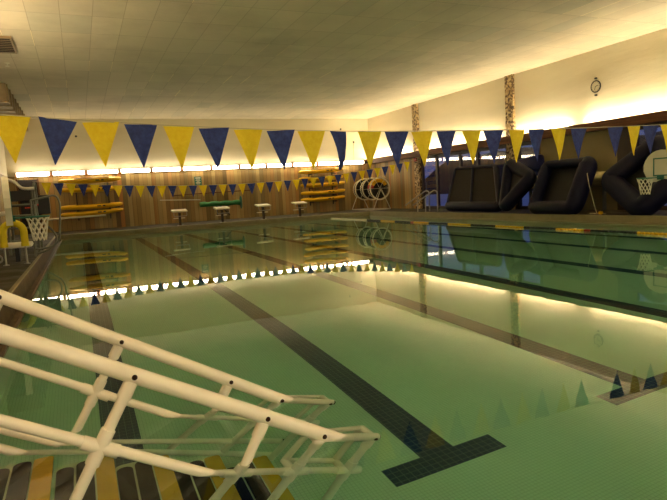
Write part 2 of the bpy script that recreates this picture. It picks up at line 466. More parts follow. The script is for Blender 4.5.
for i in range(12):
    lab = f'glowing warm strip light on the far wall, {ORD[i]} from its left end' if i < 11 else 'glowing warm strip light at the right end of the far wall row'
    loc = (-3.03+.88+i*1.785, YF-.1, 3.5)
    s0 = make_strip(1.60, 'x', lab, loc, GL) if i == 0 else s0
    if i: dup(s0, loc, lab)
ys = [34.2-1.8*i for i in range(0, 3)] + [28.0, 26.2, 24.4, 22.6, 20.0, 18.35, 15.85, 14.05, 12.25, 10.45, 8.65, 6.85, 5.05, 3.25]
s1 = None
GR = 'uplights on the ledge above the windows'
for i, y_ in enumerate(ys):
    lab = f'warm uplight hidden on the ledge above the inflatables, {ORD[i]} from the far corner'
    loc = (XR-.22, y_, 3.58)
    if s1 is None: s1 = make_strip(1.68, 'y', lab, loc, GR, False)
    else: dup(s1, loc, lab)
GLL = 'added uplights on the ledge of the narrow deck wall'
for i in range(10):  # out of view, added to balance the lighting from this side
    dup(s1, (XL+.22, 18.0-1.85*i, 3.58), f'added warm uplight on the narrow deck wall ledge, {ORD[i]} from the lifeguard stand end', GLL)

s2 = None
for i in range(12):
    lab = f'glowing warm strip light on the shallow end wall, {ORD[i]} one from the narrow deck'; loc = (-2.2+1.785*i, YN+.1, 3.5)
    if s2 is None:
        s2 = make_strip(1.60, 'x', lab, loc, 'strip lights along the shallow end wall', True, M_lampn); s2.rotation_euler = (0,0,PI)
    else: dup(s2, loc, lab, rz=PI)
# ------------------------------------------------------------------ pennants and their lines
def pennant_mesh(name, mat, w, h, twist=False, seed=0):
    rnd = random.Random(seed); bm = bmesh.new(); rows = 9; prev = None; ph = rnd.uniform(0,6)
    for i in range(rows+1):
        t = i/rows; hw = w/2*(1-t)+.004; z_ = -h*t; n = 6
        row = []
        for k in range(n+1):
            s = -1+2*k/n; x_ = s*hw; y_ = .012*math.sin(3*s+ph+4*t)*(1-t*.4)
            if twist:   # the fabric has folded over on itself
                a = .95*min(1, t*1.3); x0 = s*hw-.03
                if s > .1: y_ += -.05*t
                x_ = x0*math.cos(a)+(.10*math.sin(PI*t*1.0) if s > 0 else 0)-.05*t; y_ += x0*math.sin(a)
            row.append(bm.verts.new((x_, y_, z_)))
        if prev:
            for k in range(n): bm.faces.new((prev[k], prev[k+1], row[k+1], row[k]))
        prev = row
    me = bpy.data.meshes.new(name); bm.to_mesh(me); bm.free(); me.materials.append(mat)
    for p_ in me.polygons: p_.use_smooth = True
    return me
def put_pennant(me, loc, label, group, name='pennant', rz=0, ry=0):
    o = bpy.data.objects.new(name, me); COL.objects.link(o); o.location = loc; o.rotation_euler = (0, ry, rz)
    return tag(o, label, 'pennant', group)
def near_top(X):
    i = (X+.6034)/.4363
    return 2.39+.225*(max(0,12-i)/12)**2+.06*(max(0,i-14)/10)**2
NY = lambda X: 7.0258-.0072*X
meshes = {}
for s in range(3):
    meshes['y', s] = pennant_mesh('pennant_yellow', M_py, .362, .505, seed=s)
    meshes['b', s] = pennant_mesh('pennant_navy', M_pb, .362, .505, seed=s+10)
tw = pennant_mesh('pennant_twisted', M_pb, .30, .52, True, 3)
NX = [-.585,-.125,.315,.748,1.18,1.605,2.042,2.47,2.90,3.30,3.765,4.20,4.632,5.045,5.51,5.925,6.375,6.78,7.27,7.70,8.14,8.57,9.01,9.45,9.88,10.31]
TW = [.39,.38,.39,.365,.37,.372,.377,.37,.375,.35,.345,.365,.345,.345,.355,.35,.335,.345,.335,.35,.35,.35,.34,.35,.35,.35]
cnt = {'y': 0, 'b': 0}
for i in range(0, 26):
    if i == 20: cnt['y'] += 0; continue
    X = NX[i]; c_ = 'yb'[i % 2]
    word = 'yellow' if c_ == 'y' else 'navy blue'
    if i == 9:
        cnt[c_] += 1
        put_pennant(tw, (X+.0, NY(X), near_top(X)), 'navy blue pennant on the near flag line, twisted and folded over on itself', 'large pennants on the near flag line', rz=.35); continue
    lab = f'large {word} pennant on the near flag line, {ORD[cnt[c_]]} {word} one from the left'
    cnt[c_] += 1
    o = put_pennant(meshes[c_, i % 3], (X, NY(X), near_top(X)), lab, 'large pennants on the near flag line', rz=random.uniform(-.12,.12), ry=random.uniform(-.025,.025))
    o.scale = (TW[i]/.362, 1, 1)
    if i == 1: o.rotation_euler[1] = .15
bm = T([(X_, NY(X_), near_top(X_)+.006) for X_ in [XL+.02]+[-2.2+.5*k for k in range(42)]+[XR-.02]], .006, 6)
tag(link('flag_line', bm, M_cord, smooth=True), 'pale cord carrying the large near pennants across the pool', 'flag line')
FYr = 25.2; FX0, FD = 3.3054, .4415
def far_z(k): return 1.83+.06*((k-9)/19)**2
meshes2 = {}
for s in range(2):
    meshes2['y', s] = pennant_mesh('small_pennant_yellow', M_py, .37, .50, seed=s+20)
    meshes2['b', s] = pennant_mesh('small_pennant_navy', M_pb, .37, .50, seed=s+30)
cnt = {'y': 0, 'b': 0}
def FTOP(X):
    return 2.19+(.43*((6.8-X)/7.9)**2 if X < 6.8 else .75*((X-6.8)/9.1)**2)
for k in range(-10, 29):
    X = FX0+FD*k; c_ = 'yb'[k % 2]; word = 'yellow' if c_ == 'y' else 'navy blue'
    lab = f'small {word} pennant on the far flag line, {ORD[cnt[c_]]} {word} one from the left'; cnt[c_] += 1
    put_pennant(meshes2[c_, k % 2 if k > 0 else 0], (X, FYr, FTOP(X)), lab, 'small pennants on the far flag line', 'pennant', rz=random.uniform(-.15,.15), ry=random.uniform(-.04,.04))
bm = T([(X_, FYr, FTOP(X_)+.006) for X_ in [-1.6+.5*k for k in range(37)]]+[(XR-.42, 25.3, 3.45)], .008, 6)
tag(link('flag_line', bm, M_cord, smooth=True), 'pale cord carrying the small far pennants across the pool', 'flag line')

# ------------------------------------------------------------------ removable pool stairs in the near corner
st = thing('pool_stairs', 'white pipe stairs with black and yellow grip treads descending into the water', 'pool stairs', (0,0,0))
DX, DZ = .50, .866                         # direction of posts in the rail plane
def side(Y, off, SL, xt0, SM, xm0, xl0, ylow):
    """one side of the stairs; Y(x) is its plane, rails cross the water at xt0, xm0 and xl0"""
    zt = lambda x_: SL*(x_-xt0); zm = lambda x_: SM*(x_-xm0); zl = lambda x_: SL*(x_-xl0)
    V = lambda x_, z_, o=0.: (x_, Y(x_)+o, z_)
    link('handrail', T(round_poly([V(-2.0, .30), V(-2.0, zt(-1.75)), V(-1.75, zt(-1.75)), V(1.69, zt(1.69))], .15, 6, False), .045, 18), M_pvc, st, True)
    link('middle_rail', T([V(-1.95, .66), V(-1.6, zm(-1.12)+.14), V(-1.1, zm(-1.1)), V(1.50, zm(1.50))], .030, 14), M_pvc, st, True)
    link('lower_rail', T([(-.86, ylow, zl(-.86)), (1.29, ylow, zl(1.29))], .031, 14), M_pvc, st, True)
    link('lower_rail', T([(-.86, ylow, -.60*(-.86-xl0+.26)), (1.21, ylow, -.60*(1.21-xl0+.26))], .031, 14), M_pvc, st, True)
    for n_, (xt, foot) in enumerate(((-.553, .62), (.183, .99), (.918, .99), (1.288, .95), (1.665, .98))):
        ztp = zt(xt); foot = min(foot, (ztp-ZB-.03)/DZ)
        po = link('post', T([V(xt, ztp), V(xt-DX*foot, ztp-DZ*foot)], .031, 14), M_pvc, st, True)
        link('pipe_fitting', T([V(xt-DX*.035, ztp-DZ*.035), V(xt-DX*.13, ztp-DZ*.13)], .039, 14), M_pvc, po, True)
        w = next((q/100 for q in range(200) if ztp-DZ*q/100 <= zm(xt-DX*q/100)), None)
        if w and zm(xt-DX*w) > ZB:                              # cross fitting at the middle rail
            cx_, cz_ = xt-DX*w, ztp-DZ*w
            bm = T([V(cx_+DX*.10, cz_+DZ*.10), V(cx_-DX*.10, cz_-DZ*.10)], .039, 14)
            link('pipe_fitting', bm, M_pvc, po, True)
            dn = Vector((1,0,SL)).normalized()
            link('pipe_fitting', T([V(cx_-dn.x*.10, cz_-dn.z*.10), V(cx_+dn.x*.10, cz_+dn.z*.10)], .038, 14), M_pvc, po, True)
        for yy in (-.046, .046):
            link('bolt', lathe([(.0,-.006),(.012,-.006),(.016,0),(.016,.006),(0,.006)], 10, 'Y', V(xt, ztp, yy)), M_bolt, po, True)
    # doubled frame beside the last two posts
    a_, b_ = 1.288, 1.665
    Q = [(a_-DX*.06, zt(a_)-DZ*.06), (b_, zt(b_)), (b_-DX*.45, zt(b_)-DZ*.45), (a_-DX*.43, zt(a_)-DZ*.43)]
    ef = link('end_frame', T([V(*q, off) for q in Q], .032, 12, True), M_pvc, st, True)
    for q in Q: link('connector', T([V(*q), V(*q, off)], .030, 12), M_pvc, ef, True)
    dn = Vector((1,0,SL)).normalized()
    for (xx, zz, rr) in ((1.69, zt(1.69), .03),(1.50, zm(1.50), .027),(1.29, zl(1.29), .026)):
        ye = ylow if xx == 1.29 else Y(xx)
        link('end_cap', T([(xx, ye, zz), (xx+dn.x*.018, ye, zz+dn.z*.018)], rr, 12), M_capblk, st, True)
side(lambda x_: 3.185+.05*x_, .17, -.563, 1.362, -.573, .525, -.62, 3.31)
side(lambda x_: 4.315-.18*x_, .15, -.55, 1.30, -.52, .487, -.28, 4.16)
def strip_bm(x0, x1, y0, y1, z0, z1, rad):
    """plank with a rounded far end"""
    bm = bmesh.new(); out_ = [(x0, y0), (x1, y0)]
    for k in range(7):
        a = PI/2*k/6; out_.append((x1-rad+rad*math.cos(a), y1-rad+rad*math.sin(a)))
    for k in range(7):
        a = PI/2+PI/2*k/6; out_.append((x0+rad+rad*math.cos(a), y1-rad+rad*math.sin(a)))
    lo = [bm.verts.new((a, b, z0)) for a, b in out_]; hi = [bm.verts.new((a, b, z1)) for a, b in out_]
    bm.faces.new(lo[::-1]); bm.faces.new(hi); n = len(out_)
    for k in range(n): bm.faces.new((lo[k], lo[(k+1) % n], hi[(k+1) % n], hi[k]))
    return bm
for k in range(-1, 5):
    xn = -.38+.367*k; zn = -.57*xn-.375
    x0 = xn-.305 if k >= 0 else -.90
    tr = link('tread', strip_bm(x0, xn+.062, 3.27, 4.135, zn-.035, zn, .05), M_stepw, st)
    link('yellow_grip', strip_bm(xn-.056, xn+.062, 3.30, 4.12, zn, zn+.014, .03), M_stripy, tr)
    link('black_grip', strip_bm(xn-.175, xn-.067, 3.30, 4.115, zn, zn+.014, .05), M_stripb, tr)
    if k >= 0: link('black_grip', strip_bm(xn-.296, xn-.190, 3.30, 4.08, zn, zn+.014, .05), M_stripb, tr)

# ------------------------------------------------------------------ lane rope
RX = 13.5
lr = thing('lane_rope', 'black, yellow and white float lane rope stretched along the far side of the pool', 'lane rope', (RX, 0, 0))
link('cable', T([(0, PY1-.02, .035),(0, PY0+.02, .035)], .008, 6), M_steel, lr)
segs = [(30.4,25.84,M_white,'white'),(25.84,24.36,M_black,'black'),(24.36,23.0,M_yel,'yellow'),(23.0,21.6,M_black,'black'),(21.6,21.35,M_red,'red'),(21.35,20.16,M_yel,'yellow'),
        (20.16,18.8,M_black,'black'),(18.8,17.34,M_yel,'yellow'),(17.34,15.95,M_black,'black'),(15.95,14.53,M_yel,'yellow'),(14.53,13.14,M_black,'black'),
        (13.14,12.07,M_yel,'yellow'),(12.07,11.83,M_red,'red'),(11.83,10.33,M_black,'black'),(10.33,8.8,M_yel,'yellow'),(8.8,7.3,M_black,'black'),(7.3,5.8,M_yel,'yellow'),
        (5.8,4.3,M_black,'black'),(4.3,1.5,M_white,'white')]
for a, b, m, cn in segs:
    bm = bmesh.new(); n_ = max(2, round((a-b)/.125)); st_ = (a-b)/n_
    for k in range(n_):
        y_ = b+st_*(k+.5)
        lathe([(.012,-st_*.46),(.040,-st_*.34),(.045,0),(.040,st_*.34),(.012,st_*.46)], 10, 'Y', (0, y_, .02), bm)
    tag(link('float_section', bm, m, lr, True), f'{cn} floats')

# ------------------------------------------------------------------ starting blocks
def make_block(label, loc, group):
    t = thing('starting_block', label, 'starting block', loc, group)
    link('post', B(-.06, .06, -.06, .06, 0, .70, bev=.01), M_frame, t)
    link('base_plate', B(-.14, .14, -.14, .14, 0, .02), M_steel, t)
    bm = bmesh.new()
    for v_ in ((-.39,-.30,.80),(.39,-.30,.80),(.39,.36,.88),(-.39,.36,.88)): bm.verts.new(v_)
    bm.verts.ensure_lookup_table(); f_ = bm.faces.new(bm.verts[:])
    r = bmesh.ops.extrude_face_region(bm, geom=[f_]); bmesh.ops.translate(bm, vec=(0,0,-.07), verts=[q for q in r['geom'] if isinstance(q, bmesh.types.BMVert)])
    link('platform', bm, M_blkt, t)
    link('brace', T([(0,.02,.30),(0,.30,.80)], .03, 8), M_frame, t)
    link('step', B(-.30, .30, .10, .34, .38, .42), M_blkt, t)
    link('hand_bar', T(round_poly([(-.34,-.22,.78),(-.34,-.30,.52),(.34,-.30,.52),(.34,-.22,.78)], .06, 4, False), .016, 8), M_steel, t, True)
    return t
BL = ['starting block nearest the lifeguard stand, first from the left', 'second starting block from the left, in front of the green roll',
      'third starting block from the left, between green roll and yellow boards', 'fourth starting block, closest to the lane line reel']
b0 = make_block(BL[0], (4.86, 31.0, ZD), 'starting blocks at the deep end')
for i, X in enumerate((7.17, 9.55, 11.78)): dup(b0, (X, 31.0, ZD), BL[i+1])

# ------------------------------------------------------------------ yellow rescue boards on wall racks
def board_mesh(L, W, Hh):
    bm = bmesh.new(); n = 20; rings = []
    for i in range(n+1):
        t = i/n; s = min(1, math.sin(PI*min(max(t,.0),1))**.35+.02) if 0 < t < 1 else .06
        x_ = -L/2+L*t; ring = []
        for k in range(12):
            a = 2*PI*k/12; ring.append(bm.verts.new((x_, W/2*s*math.cos(a), Hh/2*(.35+.65*s)*math.sin(a)+.04*(2*t-1)**2)))
        rings.append(ring)
    for A, C_ in zip(rings, rings[1:]):
        for k in range(12): bm.faces.new((A[k], A[(k+1) % 12], C_[(k+1) % 12], C_[k]))
    bm.faces.new(rings[0]); bm.faces.new(rings[-1]); return bm
def make_rboard(label, loc, L, ry, group):
    t = thing('rescue_board', label, 'rescue board', loc, group); t.rotation_euler = (0, ry, 0)
    link('hull', board_mesh(L, .55, .31), M_board, t, True)
    bm = bmesh.new(); box(bm, .08*L, .14*L, -.285, -.262, -.03, .04); box(bm, .17*L, .21*L, -.285, -.262, -.03, .04)
    link('hull_marking', bm, M_black, t); link('deck_pad', B(-.25*L, .3*L, -.17, .17, .12, .15, bev=.01), M_black, t)
    return t
def rack(label, x0, x1, zs, gaps):
    t = thing('board_rack', label, 'board rack', ((x0+x1)/2, YF-.02, 0))
    for xx in (x0, x1):
        link('upright', B(xx-(x0+x1)/2-.03, xx-(x0+x1)/2+.03, -.05, .0, zs[-1]-.4, zs[0]+.1), M_black, t)
        for z_ in zs: link('arm', B(xx-(x0+x1)/2-.02, xx-(x0+x1)/2+.02, -.62, -.05, z_-.22, z_-.17), M_black, t)
    return t
zl_ = [3.02, 2.52, 1.56, 1.20]
rack('black wall rack holding four yellow boards near the lifeguard stand', -.1, 1.6, zl_, 0)
nmz = ['topmost', 'second from top', 'third from top', 'lowest']
for i, z_ in enumerate(zl_):
    make_rboard(f'yellow rescue board in the left rack, {nmz[i]} of four', (.70 if i < 2 else .66, YF-.36, z_), 3.3, [-.01,.0,-.012,-.035][i], 'yellow boards in the left rack')
zr_ = [3.00, 2.52, 2.10, 1.58, 1.14]
rack('black wall rack holding five yellow boards left of the reel', 14.2, 15.9, zr_, 0)
nmz = ['topmost', 'second from top', 'middle one', 'fourth from top', 'lowest']
for i, z_ in enumerate(zr_):
    make_rboard(f'yellow rescue board in the right rack, {nmz[i]} of five', (15.0+[.0,-.02,.08,.06,.02][i], YF-.36, z_), 3.25, [-.035,-.02,-.02,-.02,-.02][i], 'yellow boards in the right rack')

# green roll, sign, wooden rails, poles on the far wall
t = thing('cover_roll', 'long green vinyl roll on black brackets behind the second starting block', 'cover roll', (8.0, YF-.4, 1.27))
pts = [(-1.25+.25*k, .02*math.sin(k*1.7), .02*math.sin(k*2.3)) for k in range(11)]
link('roll', T(pts, [.15+.02*math.sin(k*2.1) for k in range(11)], 14), M_green, t, True)
bm = lathe([(.0,-.03),(.22,-.03),(.24,0),(.22,.03),(0,.03)], 20, 'X', (1.33,0,0)); bmesh.ops.scale(bm, vec=(1,1,1.7), verts=bm.verts[:])
link('end_plate', bm, M_teal, t, True)
bm = bmesh.new(); tube(bm, [(-.2,.1,-.1),(-.2,.1,-.72)], .03, 8); tube(bm, [(.0,.1,-.12),(.55,-.1,-.75)], .035, 8)
link('bracket', bm, M_black, t)
link('shaft', T([(-3.6,0,.42),(-1.2,0,.30)], .02, 8), M_white, t)
t = thing('wall_sign', 'small green notice with pale lines on the far panelling', 'sign', (6.82, YF-.03, 2.73))
link('plate', B(-.22, .22, -.012, .012, -.27, .27), M_teal, t)
bm = bmesh.new()
for k, (w_, h_) in enumerate(((.32,.05),(.24,.03),(.30,.03),(.18,.03),(.28,.05),(.2,.03))): box(bm, -w_/2, w_/2, -.018, -.012, .19-k*.075-h_/2, .19-k*.075+h_/2)
link('pale_lines', bm, M_white, t)
tag(link('wall_rail', T([(5.2, YF-.06, 1.93),(10.2, YF-.06, 2.0)], .03, 8), M_beam), 'thin brown rail fixed along the far panelling above the blocks', 'rail')
tag(link('rescue_pole', T([(-1.66, YF-.72, .98),(1.33, YF-.72, 1.02)], .055, 8), M_white), 'long white pole lying low in front of the left yellow boards', 'pole')
for xx, zz, lab in ((16.76, 5.8, 'small dark hook high on the far plaster wall'), (17.7, 4.91, 'small dark fixing with a wire on far plaster, near the corner'), (.2, 5.55, 'small dark fixing on the far plaster above the left boards')):
    tag(link('wall_fixing', lathe([(0,-.06),(.05,-.05),(.06,0),(.03,.02),(0,.02)], 10, 'Y', (xx, YF-.02, zz)), M_black, smooth=True), lab, 'wall fixing')
t = thing('wire', 'thin wire hanging down the far plaster wall', 'wire'); link('strand', T([(17.7, YF-.02, 4.85),(17.65, YF-.02, 3.7)], .010, 5), M_cord, t)
t = thing('security_camera', 'small dark camera at the right end of the strip lights', 'camera', (18.36, YF-.5, 3.46))
link('camera_body', B(-.16, .12, -.08, .08, -.07, .09, bev=.03), M_black, t); link('mount', T([(0,0,0),(.0,.45,.22)], .02, 8), M_beam, t)

# ------------------------------------------------------------------ lane line reel
t = thing('lane_line_reel', 'white wheeled reel wound with black and white lane lines beside the yellow boards', 'reel', (17.55, 0, 1.62))
for k, yy in enumerate((31.9, 32.95, 34.0)):
    bm = bmesh.new()
    pr = [Vector((.70*math.cos(2*PI*i/36), yy-.30, .70*math.sin(2*PI*i/36))) for i in range(36)]
    tube(bm, pr, .045, 8, True)
    for i in range(6):
        a = 2*PI*i/6; tube(bm, [(0, yy-.30, 0),(.70*math.cos(a), yy-.30, .70*math.sin(a))], .014, 6)
    w = link('flange', bm, M_white, t, True)
    bm = bmesh.new()
    for j in range(4):
        for lay in range(2):
            R_ = .45+.12*lay; yj = yy-.20+.13*j; mi = 1 if (j == 3 and lay == 1) else 0
            n_ = 30
            for i in range(n_):
                a = 2*PI*i/n_; a2 = a+2*PI/n_*.8; m_ = mi
                if k == 0 and .3 < a < 2.7: m_ = 2
                if k == 0 and 2.7 <= a < 3.0: m_ = 3
                tube(bm, [(R_*math.cos(a), yj, R_*math.sin(a)),(R_*math.cos(a2), yj, R_*math.sin(a2))], .062, 7, mi=m_)
    link('drum', lathe([(0,yy-.2),(.5,yy-.2),(.5,yy+.25),(0,yy+.25)], 28, 'Y'), M_black, t, True)
    tag(link('wound_floats', bm, [M_black, M_white, M_yel, M_red], t, True), 'wound floats')
bm = bmesh.new(); tube(bm, [(0,31.4,0),(0,34.5,0)], .04, 10); link('axle', bm, M_steel, t)
for yy in (31.45, 34.5):
    bm = bmesh.new(); tube(bm, [(0,yy,0),(-.62,yy,-1.33)], .028, 8); tube(bm, [(0,yy,0),(.62,yy,-1.33)], .028, 8); link('leg', bm, M_white, t, True)
bm = bmesh.new()
for s_ in (-.62,.62): tube(bm, [(s_,31.45,-1.33),(s_,34.5,-1.33)], .028, 8)
tube(bm, [(-.62,31.45,-1.33),(.62,31.45,-1.33)], .028, 8); tube(bm, [(-.62,34.5,-1.33),(.62,34.5,-1.33)], .028, 8)
link('base_frame', bm, M_white, t, True)

# ------------------------------------------------------------------ right wall fittings
t = thing('wall_clock', 'round dark rimmed clock high on the cream wall', 'clock', (XR-.05, 16.2, 5.08))
bm = bmesh.new(); tube(bm, [(0, .215*math.cos(2*PI*i/32), .215*math.sin(2*PI*i/32)) for i in range(32)], .024, 8, True); link('rim', bm, M_black, t, True)
link('dial', lathe([(0,-.01),(.21,-.01),(.21,.03),(0,.03)], 28, 'X'), M_plaster, t)
bm = bmesh.new(); tube(bm, [(-.02,0,0),(-.02,-.12,.03)], .010, 6); tube(bm, [(-.02,0,0),(-.02,.05,-.13)], .008, 6); link('hand', bm, M_black, t)
bm = bmesh.new()
for i in range(12):
    a = PI*i/6; box(bm, -.016, -.010, .17*math.cos(a)-.008, .17*math.cos(a)+.008, .17*math.sin(a)-.008, .17*math.sin(a)+.008)
link('hour_marks', bm, M_black, t)
for dz_, la in ((.31,'upper'),(-.33,'lower')):
    link('guard_stud', B(-.04,.04,-.04,.04,dz_-.03,dz_+.03,bev=.01), M_black, t)
tag(link('alarm_box', B(XR-.2, XR-.12, 29.05, 29.31, 3.12, 3.32, bev=.01), M_red), 'small red alarm box on the far stone pillar', 'alarm box')

# ------------------------------------------------------------------ inflatables leaning along the window wall
def tube_frame(name, t, corners, rads, cr, mat, segs_=18, per=6, flat=1.0):
    P = [Vector(p_) for p_ in corners]; n = len(P); pts = []; rr = []
    for i in range(n):
        a, b, c_ = P[i-1], P[i], P[(i+1) % n]; d1 = min(cr, (a-b).length*.4); d2 = min(cr, (c_-b).length*.4)
        s = b+(a-b).normalized()*d1; e_ = b+(c_-b).normalized()*d2; r0, r1 = rads[i-1], rads[i]
        for k in range(per+1):
            u = k/per; pts.append((1-u)**2*s+2*u*(1-u)*b+u*u*e_); rr.append(r0+(r1-r0)*u)
        for k in range(1, 4): pass
    nrm = (P[1]-P[0]).cross(P[2]-P[0]).normalized()
    return link(name, T(pts, rr, segs_, True, updir=nrm, flat=flat), mat, t, True)
def membrane(name, t, corners, mat, th=.04):
    P = [Vector(p_) for p_ in corners]; nrm = (P[1]-P[0]).cross(P[2]-P[0]).normalized()*th/2
    bm = bmesh.new(); a = [bm.verts.new(q+nrm) for q in P]; b = [bm.verts.new(q-nrm) for q in P]
    bm.faces.new(a); bm.faces.new(b[::-1]); n = len(P)
    for k in range(n): bm.faces.new((a[k], b[k], b[(k+1) % n], a[(k+1) % n]))
    return link(name, bm, mat, t)
for m_ in (M_navy, M_navyb, M_mesh): m_.node_tree.nodes['Principled BSDF'].inputs['Specular IOR Level'].default_value = .22
# 1: two panel platform
t = thing('inflatable_platform', 'dark two-panel inflatable platform leaning on the windows, leftmost of the inflatables', 'inflatable')
c1 = [(17.86,24.0,2.40),(17.75,20.80,2.33),(16.80,19.50,.50),(16.87,23.5,.52)]
tube_frame('tube', t, c1, [.09,.15,.23,.09], .2, M_navy)
membrane('panel', t, c1, M_mesh)
link('divider', T([(17.76,22.5,2.36),(16.80,21.55,.50)], .07, 10), M_navy, t, True)
# 2: triangular ring
t = thing('inflatable_ring', 'dark triangular inflatable ring between the two-panel platform and the open square', 'inflatable')
c2 = [(17.35,19.45,2.37),(17.02,17.78,1.71),(16.48,18.88,.48)]
tube_frame('tube', t, c2, [.25,.29,.25], .3, M_navy)
membrane('panel', t, c2, M_black)
# 2b: blue cushion behind
t = thing('inflatable_cushion', 'blue inflatable cushion behind the dark triangular ring', 'inflatable')
bm = B(-.22,.22,-.72,.72,-.36,.36, bev=.15); o = link('cushion', bm, M_navyb, t, True)
t.location = (18.62, 19.55, 2.27); t.rotation_euler = (-.12, 0, 0)
# 3: open square
t = thing('inflatable_square', 'dark open square inflatable leaning in the middle of the window wall', 'inflatable')
c3 = [(17.25,17.17,2.14),(17.27,15.13,2.16),(16.46,15.18,.48),(16.46,17.15,.48)]
tube_frame('tube', t, c3, [.17,.31,.27,.22], .2, M_navy, flat=1.15)
membrane('panel', t, [Vector(q)+Vector((.25,0,0)) for q in c3], M_black)
# 4: diamond
t = thing('inflatable_diamond', 'large dark diamond inflatable standing on one corner behind the basketball hoop', 'inflatable')
c4 = [(17.16,14.2,1.42),(17.70,12.72,2.56),(17.2,11.62,1.46),(16.62,12.55,.44)]
tube_frame('tube', t, c4, [.34,.34,.36,.36], .25, M_navy)
membrane('panel', t, [Vector(q)+Vector((.15,0,0)) for q in c4], M_black)
t = thing('pool_cover_roll', 'cream cover roll lying behind the inflatables against the olive wall', 'cover roll', (18.5, 17.5, 1.48))
link('roll', T([(0,-2.05,0),(0,2.05,0)], .28, 20), M_rollc, t, True)
link('core', T([(0,-2.2,0),(0,2.2,0)], .05, 10), M_steel, t)
for yy in (-1.95, 1.95): link('stand', B(-.05,.05,yy-.05,yy+.05,-1.25,-.02), M_greyrail, t)
# trailing tether
pts = smooth_path([(16.93,15.0,1.92),(16.7,14.68,1.3),(16.62,14.45,.75),(16.6,14.32,.40),(16.6,14.3,.29),(16.55,14.45,.28),(16.65,14.6,.28),(16.75,14.4,.28),(16.62,14.2,.28),(16.6,13.9,.275)], False, 6)
t = thing('tether_rope', 'pale yellow tether rope hanging from the square inflatable onto the deck', 'rope')
link('rope', T(pts, .012, 6), M_cord, t, True)
link('rope_float', lathe([(0,-.08),(.05,-.06),(.06,0),(.05,.06),(0,.08)], 12, 'Y', (16.58,14.1,.31)), M_yel, t, True)

# ------------------------------------------------------------------ ladder rails on the window side
t = thing('grab_rails', 'pair of slanted steel grab rails at the pool edge near the far pillar', 'grab rail')
for yy in (0, -.75):
    pts = round_poly([(16.0,26.1+yy,.62),(16.85,25.35+yy,1.36),(16.95,25.2+yy,1.30),(16.95,25.2+yy,.26)], .10, 5, False)
    link('rail', T(pts, .035, 10), M_steel, t, True)
for yy in (0, -.75): link('foot', T([(16.5,25.65+yy,.97),(16.5,25.65+yy,.26)], .03, 8), M_steel, t)

# ------------------------------------------------------------------ basketball hoops
def net_bm(cx_, cy_, z0, z1, r0, r1):
    bm = bmesh.new(); n = 10; rows = 5
    P = lambda i, k: (cx_+(r0+(r1-r0)*(i/rows)**.7)*math.cos(2*PI*(k+.5*i)/n), cy_+(r0+(r1-r0)*(i/rows)**.7)*math.sin(2*PI*(k+.5*i)/n), z0+(z1-z0)*i/rows)
    for i in range(rows):
        for k in range(n):
            tube(bm, [P(i,k), P(i+1,k)], .013, 5); tube(bm, [P(i,k), P(i+1,k-1)], .013, 5)
    return bm
def make_hoop(label, loc, s, off, rr, th, sy_, bx_=.08):
    """board in the y-z plane facing s*x; origin on the deck"""
    t = thing('basketball_hoop', label, 'basketball hoop', loc)
    out_ = [(-.42,-.5),(.42,-.5)]
    for k in range(13):
        a = PI*k/12; out_.append((.62*math.cos(a), -.12+.62*math.sin(a)))
    out_[2] = (.60,-.15); out_[-1] = (-.60,-.15)
    bm = bmesh.new(); zc = 1.55
    A = [bm.verts.new((0, a, zc+b)) for a, b in out_]; C_ = [bm.verts.new((-s*th, a, zc+b)) for a, b in out_]
    bm.faces.new(A); bm.faces.new(C_[::-1]); n = len(A)
    for k in range(n): bm.faces.new((A[k], C_[k], C_[(k+1) % n], A[(k+1) % n]))
    bd = link('backboard', bm, M_whitep, t)
    bm = bmesh.new()
    for a, b, c_, d_ in ((-.26,-.22,-.32,.25),(.22,.26,-.32,.25),(-.26,.26,.21,.25),(-.26,.26,-.32,-.28)): box(bm, s*.0, s*.012, a, b, zc+c_, zc+d_)
    link('target_square', bm, M_teal, bd)
    rz_ = zc-.36
    bm = bmesh.new(); tube(bm, [(s*off+rr*math.cos(2*PI*i/24), rr*math.sin(2*PI*i/24), rz_) for i in range(24)], .02, 8, True)
    tube(bm, [(0,-.1,rz_),(s*(off-rr*.9),-rr*.45,rz_)], .018, 6); tube(bm, [(0,.1,rz_),(s*(off-rr*.9),rr*.45,rz_)], .018, 6); box(bm, -.0, s*.05, -.1, .1, rz_-.07, rz_+.05)
    rm = link('rim', bm, M_teal, t, True)
    link('net', net_bm(s*off, 0, rz_, rz_-.50, rr, rr*.55), M_net, t, True)
    bm = bmesh.new(); tube(bm, round_poly([(-s*th,sy_*.3,zc-.25),(-s*(th+bx_),sy_,zc-.35),(-s*(th+bx_),sy_,.1)], .1, 4, False), .045, 10); link('support_post', bm, M_whitep, t, True)
    link('weighted_base', B(-.25-s*(bx_+.07), .25-s*(bx_+.07), sy_-.25, sy_+.25, 0, .14, bev=.04), M_black, t, True)
    return t
make_hoop('white fan-shaped basketball backboard and net in front of the diamond inflatable', (16.75, 11.98, ZD), -1, .72, .23, .06, -.95)
h_ = make_hoop('basketball hoop seen edge-on beside the yellow foam grab rail', (-1.28, 13.3, ZD), 1, .46, .22, .12, .3, .75)
h_.rotation_euler = (0,0,math.radians(5.6))

